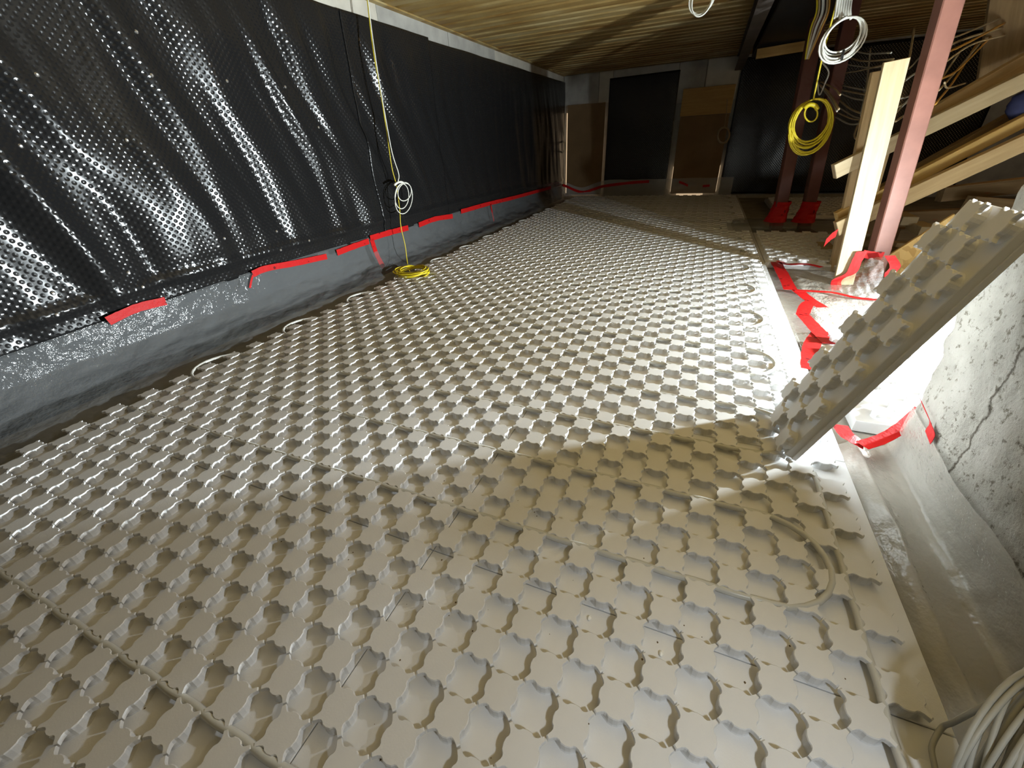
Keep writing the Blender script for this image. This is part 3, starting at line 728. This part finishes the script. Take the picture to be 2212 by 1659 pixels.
# =================================================================== CABLES AND COILS
def cable(pts, r, mat, label, group=None, sub=6, n=6, name='cable'):
    return tag(obj(name, MB().tube(smoothpath(pts, sub), r, n), mat, smooth=True), label, 'cable', group)
def coil(name, c, ax1, ax2, r1, r2, turns, wr, spread, mat, label, seed, squash=0.25, n=5):
    """many loops of one cable: ellipse r1 x r2 in the plane ax1, ax2"""
    rnd = random.Random(seed); c = Vector(c); ax1 = Vector(ax1).normalized(); ax2 = Vector(ax2).normalized(); nn_ = ax1.cross(ax2)
    pts = []; seg = 26
    for t in range(turns):
        k1 = 1 + rnd.uniform(-squash, squash * 0.4); k2 = 1 + rnd.uniform(-squash, squash * 0.4); off = rnd.uniform(-spread, spread); dx = rnd.uniform(-1, 1) * r1 * 0.06
        for s in range(seg):
            a_ = 2*PI*s/seg + PI/2
            pts.append((c + ax1 * (r1 * k1 * math.cos(a_) + dx) + ax2 * (r2 * k2 * math.sin(a_) - r2 * (k2 - 1)) + nn_ * (off + 0.3 * spread * math.sin(a_ + t)), ))
    pts = [p_[0] for p_ in pts]
    # ease the radius jumps between turns
    sm = []
    for i in range(len(pts)):
        q = Vector((0, 0, 0)); m_ = 0
        for d_ in (-2, -1, 0, 1, 2):
            if 0 <= i + d_ < len(pts): q += pts[i + d_]; m_ += 1
        sm.append(q / m_)
    return MB().tube(sm, wr, n)
# left: white and yellow cables hanging down the membrane
XC = WX + 0.19
wc = [onx(792, -30, XC), onx(802, 60, XC), onx(815, 150, XC), onx(832, 250, XC), onx(847, 330, XC), onx(861, 375, XC), onx(860, 392, XC)]
r = empty('hanging_cable', onx(870, 455, XC)); tag(r, 'thin white cable hanging on the membrane ending in a loose tied loop', 'cable')
obj('lead', MB().tube(smoothpath(wc, 6), 0.0042, 6), 'white_cable', r, smooth=True)
for k, (pc, rx, ry, tilt) in enumerate((((872, 428), 19, 34, 0.2), ((868, 424), 15, 27, 0.1), ((874, 415), 15, 19, 0.3))):
    pts = []
    for s in range(24):
        t = 2*PI*s/24; dx, dy = rx * math.cos(t), ry * math.sin(t)
        pts.append(onx(pc[0] + dx * math.cos(tilt) - dy * math.sin(tilt) * 0.4, pc[1] + dy, XC + 0.006 * k))
    obj('loop', MB().tube(pts, 0.0042, 6, True), 'white_cable', r, smooth=True)
obj('knot', MB().tube(smoothpath([onx(852, 400, XC), onx(858, 395, XC), onx(866, 393, XC), onx(873, 396, XC)], 3), 0.010, 7), 'white_cable', r, smooth=True)
yc = [onx(790, -30, XC - 0.02), onx(801, 70, XC - 0.02), onx(806, 110, XC - 0.02), onx(822, 200, XC - 0.02), onx(836, 290, XC - 0.02), onx(846, 360, XC - 0.02), onx(856, 400, XC - 0.02), onx(863, 450, XC - 0.01), onx(866, 490, XC), onx(875, 530, XC + 0.01), onx(880, 568, XC + 0.04)]
e_ = onz(885, 586, 0.02); r = empty('hanging_cable', e_); tag(r, 'thin yellow cable hanging on the membrane down to a yellow coil on the panels', 'cable')
obj('lead', MB().tube(smoothpath(yc + [e_], 6), 0.0042, 6), 'yellow_cable', r, smooth=True)
cpos = onz(890, 590, 0.045)
mbc = coil('floor_coil', cpos + Vector((0.0, 0, 0.01)), (0.95, 0.3, 0.0), (-0.3, 0.95, 0.15), 0.16, 0.11, 12, 0.005, 0.022, 'yellow_cable', '', 5, 0.3)
obj('coil', mbc, 'yellow_cable', r, smooth=True)
# yellow hanging coil
cc = ony(1750, 278, 4.6)
r = empty('yellow_cable_coil', (cc.x, cc.y, cc.z - 0.24)); tag(r, 'large yellow cable coil hanging in front of the dark posts', 'cable coil')
ax2 = (ony(1758, 218, 4.6) - ony(1744, 335, 4.6)).normalized(); ax1 = Vector((1, 0.15, 0))
ax1 = (ax1 - ax2 * ax1.dot(ax2)).normalized()
hh = (ony(1758, 218, 4.6) - ony(1744, 335, 4.6)).length / 2; ww_ = (ony(1793, 275, 4.6) - ony(1704, 275, 4.6)).length / 2
obj('coil', coil('c', cc + ax2 * 0.02, ax1, ax2, ww_ * 1.02, hh, 15, 0.0062, 0.022, 'yellow_cable', '', 3, 0.2), 'yellow_cable', r, smooth=True)
obj('loop', MB().tube([ony(1752 + 14 * math.cos(2*PI*s/20), 246 + 17 * math.sin(2*PI*s/20), 4.56) for s in range(20)], 0.0062, 6, True), 'yellow_cable', r, smooth=True)
obj('binding', MB().tube(smoothpath([ony(1738, 233, 4.55), ony(1748, 226, 4.54), ony(1760, 228, 4.55), ony(1766, 236, 4.57)], 4), 0.016, 7), 'yellow_cable', r, smooth=True)
obj('lead', MB().tube(smoothpath([ony(1757, 216, 4.58), ony(1761, 196, 4.55), ony(1775, 130, 4.5), ony(1790, 70, 4.45), ony(1808, 0, 4.4), ony(1815, -60, 4.4)], 6), 0.0062, 6), 'yellow_cable', r, smooth=True)
# white hanging coil with its bundle
cc = ony(1820, 85, 4.3)
r = empty('white_cable_coil', (cc.x, cc.y, cc.z - 0.18)); tag(r, 'white cable coil tied with black strap below a pale bundle under the deck', 'cable coil')
w1 = (ony(1866, 85, 4.3) - ony(1771, 85, 4.3)).length / 2; h1 = (ony(1820, 38, 4.3) - ony(1820, 130, 4.3)).length / 2
obj('coil', coil('c', cc, (1, 0.1, 0), (0.1, 0, 1), w1, h1, 9, 0.0062, 0.02, 'white_cable', '', 11, 0.2), 'white_cable', r, smooth=True)
for q in range(7):
    x = 1808 + q * 5
    obj('strand', MB().tube(smoothpath([ony(1802 + q * 6, 42 - 4 * (q % 2), 4.3), ony(x - 2, 20, 4.32), ony(x + 2, -10, 4.33 + 0.01 * q), ony(x + 6, -60, 4.35)], 5), 0.008, 6), 'white_cable', r, smooth=True)
obj('strap', MB().tube([ony(1823, 108, 4.27), ony(1820, 118, 4.262), ony(1818, 130, 4.27)], 0.008, 6), 'black_paint', r)
# white coil under the middle of the deck
cc = ony(1516, 2, 4.6); w1 = (ony(1545, 2, 4.6) - ony(1489, 2, 4.6)).length / 2
tag(obj('white_cable_coil', coil('c', cc, (1, 0, 0), (0.05, 0.1, 1), w1, w1 * 1.3, 3, 0.0055, 0.012, 'white_cable', '', 4, 0.2), 'white_cable', smooth=True), 'white cable loop cut by the top edge below the open deck', 'cable coil')
# rings on the back wall
for (px, py, rx, ry, lab) in ((1213, 318, 9.5, 13, 'small grey cable ring hanging at the far left corner'), (1563, 292, 13.5, 18, 'small pale cable ring hanging on the right window board')):
    c_ = ony(px, py, WY - 0.16); r = empty('cable_ring', c_); tag(r, lab, 'cable coil')
    for k in range(3):
        obj('loop', MB().tube([ony(px + (rx - k * 0.8) * math.cos(2*PI*s/22) + 1.5 * math.sin(2*PI*s/22) * -1, py + (ry - k) * math.sin(2*PI*s/22), WY - 0.16 - 0.012 * k) for s in range(22)], 0.009, 6, True), 'tan_cable', r, smooth=True)
    obj('lead', MB().tube([ony(px + 2, py - ry, WY - 0.16), ony(px + 6, py - ry - 28, WY - 0.14), ony(px + 8, py - ry - 60, WY - 0.10)], 0.006, 6), 'tan_cable', r, smooth=True)
# sagging tangle behind the posts
grp = 'cables sagging behind the posts'
lab = 'thin dull cable sagging in the tangle between dark posts and timber'
sp = [((1838, 108), (1875, 116), (1925, 114)), ((1836, 125), (1865, 132), (1930, 128)), ((1832, 140), (1880, 146), (1925, 143)), ((1826, 158), (1860, 152), (1926, 136)), ((1820, 185), (1860, 193), (1890, 196)),
      ((1818, 195), (1845, 200), (1888, 208)), ((1816, 202), (1845, 213), (1886, 218)), ((1812, 216), (1838, 236), (1875, 250)), ((1812, 232), (1845, 252), (1878, 256)), ((1808, 243), (1842, 257), (1874, 258)),
      ((1804, 252), (1835, 268), (1872, 264)), ((1764, 178), (1790, 200), (1812, 236)), ((1768, 180), (1795, 215), (1808, 240)), ((1772, 176), (1800, 190), (1815, 205)), ((1880, 105), (1872, 180), (1860, 250)), ((1866, 240), (1846, 290), (1858, 305)),
      ((1930, 250), (1985, 190), (2040, 120)), ((1935, 262), (2000, 215), (2075, 110)), ((1932, 215), (1970, 205), (2030, 165)), ((1930, 235), (1960, 222), (2010, 200)), ((2030, 172), (2070, 150), (2140, 80)), ((2028, 195), (2060, 160), (2120, 90)),
      ((2040, 178), (2048, 190), (2085, 180)), ((2020, 225), (2060, 175), (2110, 95)), ((2035, 90), (2090, 70), (2160, 40)), ((2036, 105), (2090, 82), (2165, 60)), ((1940, 130), (1960, 150), (1990, 120)), ((1950, 170), (1962, 140), (1975, 60)), ((1935, 190), (1975, 160), (2000, 150)), ((2030, 120), (2085, 95), (2170, 50)), ((2034, 140), (2100, 96), (2172, 76))]
for i, l in enumerate(sp):
    rd = random.Random(i); Y = 5.2 + rd.uniform(-0.2, 0.5) if l[0][0] < 1920 else 4.75 + rd.uniform(-0.1, 0.35)
    Ys = (5.97, 5.2 + rd.uniform(-0.15, 0.3), 4.30) if l[0][0] < 1920 else (3.97, 4.4 + rd.uniform(-0.1, 0.2), 4.86)
    cable([ony(l[0][0], l[0][1], Ys[0]), ony(l[1][0], l[1][1], Ys[1]), ony(l[2][0], l[2][1], Ys[2])], 0.0055 + 0.002 * rd.random(), ('tan_cable', 'tan_cable', 'orange_cable')[i % 3] if l[0][0] > 2000 else ('grey_cable', 'tan_cable')[i % 2],
          lab if l[0][0] < 1920 else 'thin dull cable strung in the tangle right of the pink post', grp if l[0][0] < 1920 else 'cables strung right of the pink post', sub=8)
# bundle of cables down the left dark post
for i in range(6):
    rd = random.Random(40 + i); dx = i * 6 + rd.uniform(-3, 3)
    cable([ony(1762 + dx, -40, 5.0), ony(1765 + dx * 0.9, 20, 5.02), ony(1752 + dx * 0.8, 60, 5.03), ony(1744 + dx * 0.5, 100, 5.04), ony(1740 + dx * 0.2, 128, 5.05)], 0.0065,
          ('yellow_cable', 'tan_cable', 'white_cable', 'grey_cable', 'tan_cable', 'orange_cable')[i], 'cable in the loose bundle beside the left dark post under the duct', 'bundle beside the left dark post')
cable([ony(1772, 130, 4.9), ony(1790, 155, 4.9), ony(1782, 180, 4.95), ony(1770, 205, 5.0), ony(1765, 170, 5.0)], 0.006, 'grey_cable', 'grey cable end curling below the white coil')
cable([onz(1960, 735, 0.0), onz(1995, 712, 0.03), onz(2030, 700, 0.02)], 0.008, 'black_paint', 'black lead trailing over the bright panel behind the leaning board')

# foreground coil of grey-white cables at the lower right corner
fc = Vector((0.645, 0.555, 0.085))
r = empty('grey_cable_coil', (fc.x, fc.y, 0.0)); tag(r, 'heap of pale grey cable loops in the lower right corner', 'cable coil')
rnd = random.Random(9)
A1 = Vector((0.66, 0.75, 0.0)).normalized(); A2 = Vector((-0.25, 0.20, 0.94)); A2 = (A2 - A1 * A2.dot(A1)).normalized(); A3 = A1.cross(A2)
for q in range(24):
    rr = 0.10 + 0.05 * rnd.random(); off = -0.03 + 0.075 * q / 23; dx, dy = rnd.uniform(-0.012, 0.012), rnd.uniform(-0.012, 0.012)
    pts = [fc + A1 * (rr * 1.1 * math.cos(2*PI*s/36) + dx) + A2 * (rr * math.sin(2*PI*s/36) + dy) + A3 * (off + 0.012 * math.sin(2*PI*s/36 + q)) for s in range(36)]
    for p in pts: p.z = max(p.z, -0.02 + (0.055 if p.x < 0.605 else 0.0)); p.x = min(p.x, 0.775)
    obj('loop', MB().tube(pts, 0.0042, 6, True), 'grey_cable', r, smooth=True)
obj('lead', MB().tube(smoothpath([onz(2212, 1478, 0.19), onz(2130, 1522, 0.14), onz(2060, 1560, 0.07), onz(2035, 1572, 0.045), onz(2014, 1610, 0.034), onz(2016, 1640, 0.032), onz(2028, 1690, 0.032)], 6), 0.0046, 7), 'grey_cable', r, smooth=True)

# =================================================================== SMALL DEBRIS
for (px, py, lab) in ((1273, 1335, 'white foam crumb lying on the panels left of two'), (1428, 1412, 'white foam crumb lying on the panels right of two')):
    p = onz(px, py, 0.004); mb = MB()
    mb.grid(lambda u, v_: (p.x + 0.0045 * math.cos(2*PI*u) * math.sin(PI*v_), p.y + 0.0065 * math.sin(2*PI*u) * math.sin(PI*v_), p.z + 0.004 * math.cos(PI*v_)), 10, 6)
    tag(obj('foam_crumb', mb, 'foam_bits', smooth=True), lab, 'crumb')
mb = MB(); rnd = random.Random(2)
for q in range(120):
    x = rnd.uniform(-1.2, 0.5); yq = rnd.uniform(-0.05, 0.9); s = rnd.uniform(0.0008, 0.0028)
    mb.add([(x - s, yq, 0.0), (x, yq - s * 1.4, 0.0), (x + s, yq, 0.0), (x, yq + s, 0.0), (x, yq, s)], [(0, 1, 4), (1, 2, 4), (2, 3, 4), (3, 0, 4)])
tag(obj('dirt_specks', mb, 'dirt'), 'brown specks of dirt scattered over the foreground panels', 'dirt', kind='stuff')

# =================================================================== THE FLOOR WORK LAMP BEHIND THE STUB WALL
r = empty('work_lamp', (SITE.x, SITE.y, -0.062)); tag(r, 'round site work lamp standing on the floor behind the concrete wall', 'lamp')
def disc(z0, z1, r0, r1, n=20):
    mb = MB(); mb.v = [Vector((SITE.x + rr * math.cos(2*PI*k/n), SITE.y + rr * math.sin(2*PI*k/n), z)) for z, rr in ((z0, r0), (z1, r1)) for k in range(n)]
    mb.f = [[k, (k+1) % n, n + (k+1) % n, n + k] for k in range(n)] + [list(range(n))[::-1], list(range(n, 2*n))]; return mb
obj('foot', disc(-0.06, -0.035, 0.13, 0.11), 'black_paint', r)
obj('stem', disc(-0.035, 0.15, 0.016, 0.016), 'black_paint', r)
obj('lamp_socket', disc(0.15, 0.19, 0.03, 0.035), 'black_paint', r)

for o in bpy.data.objects:
    if '_org' in o: del o['_org']
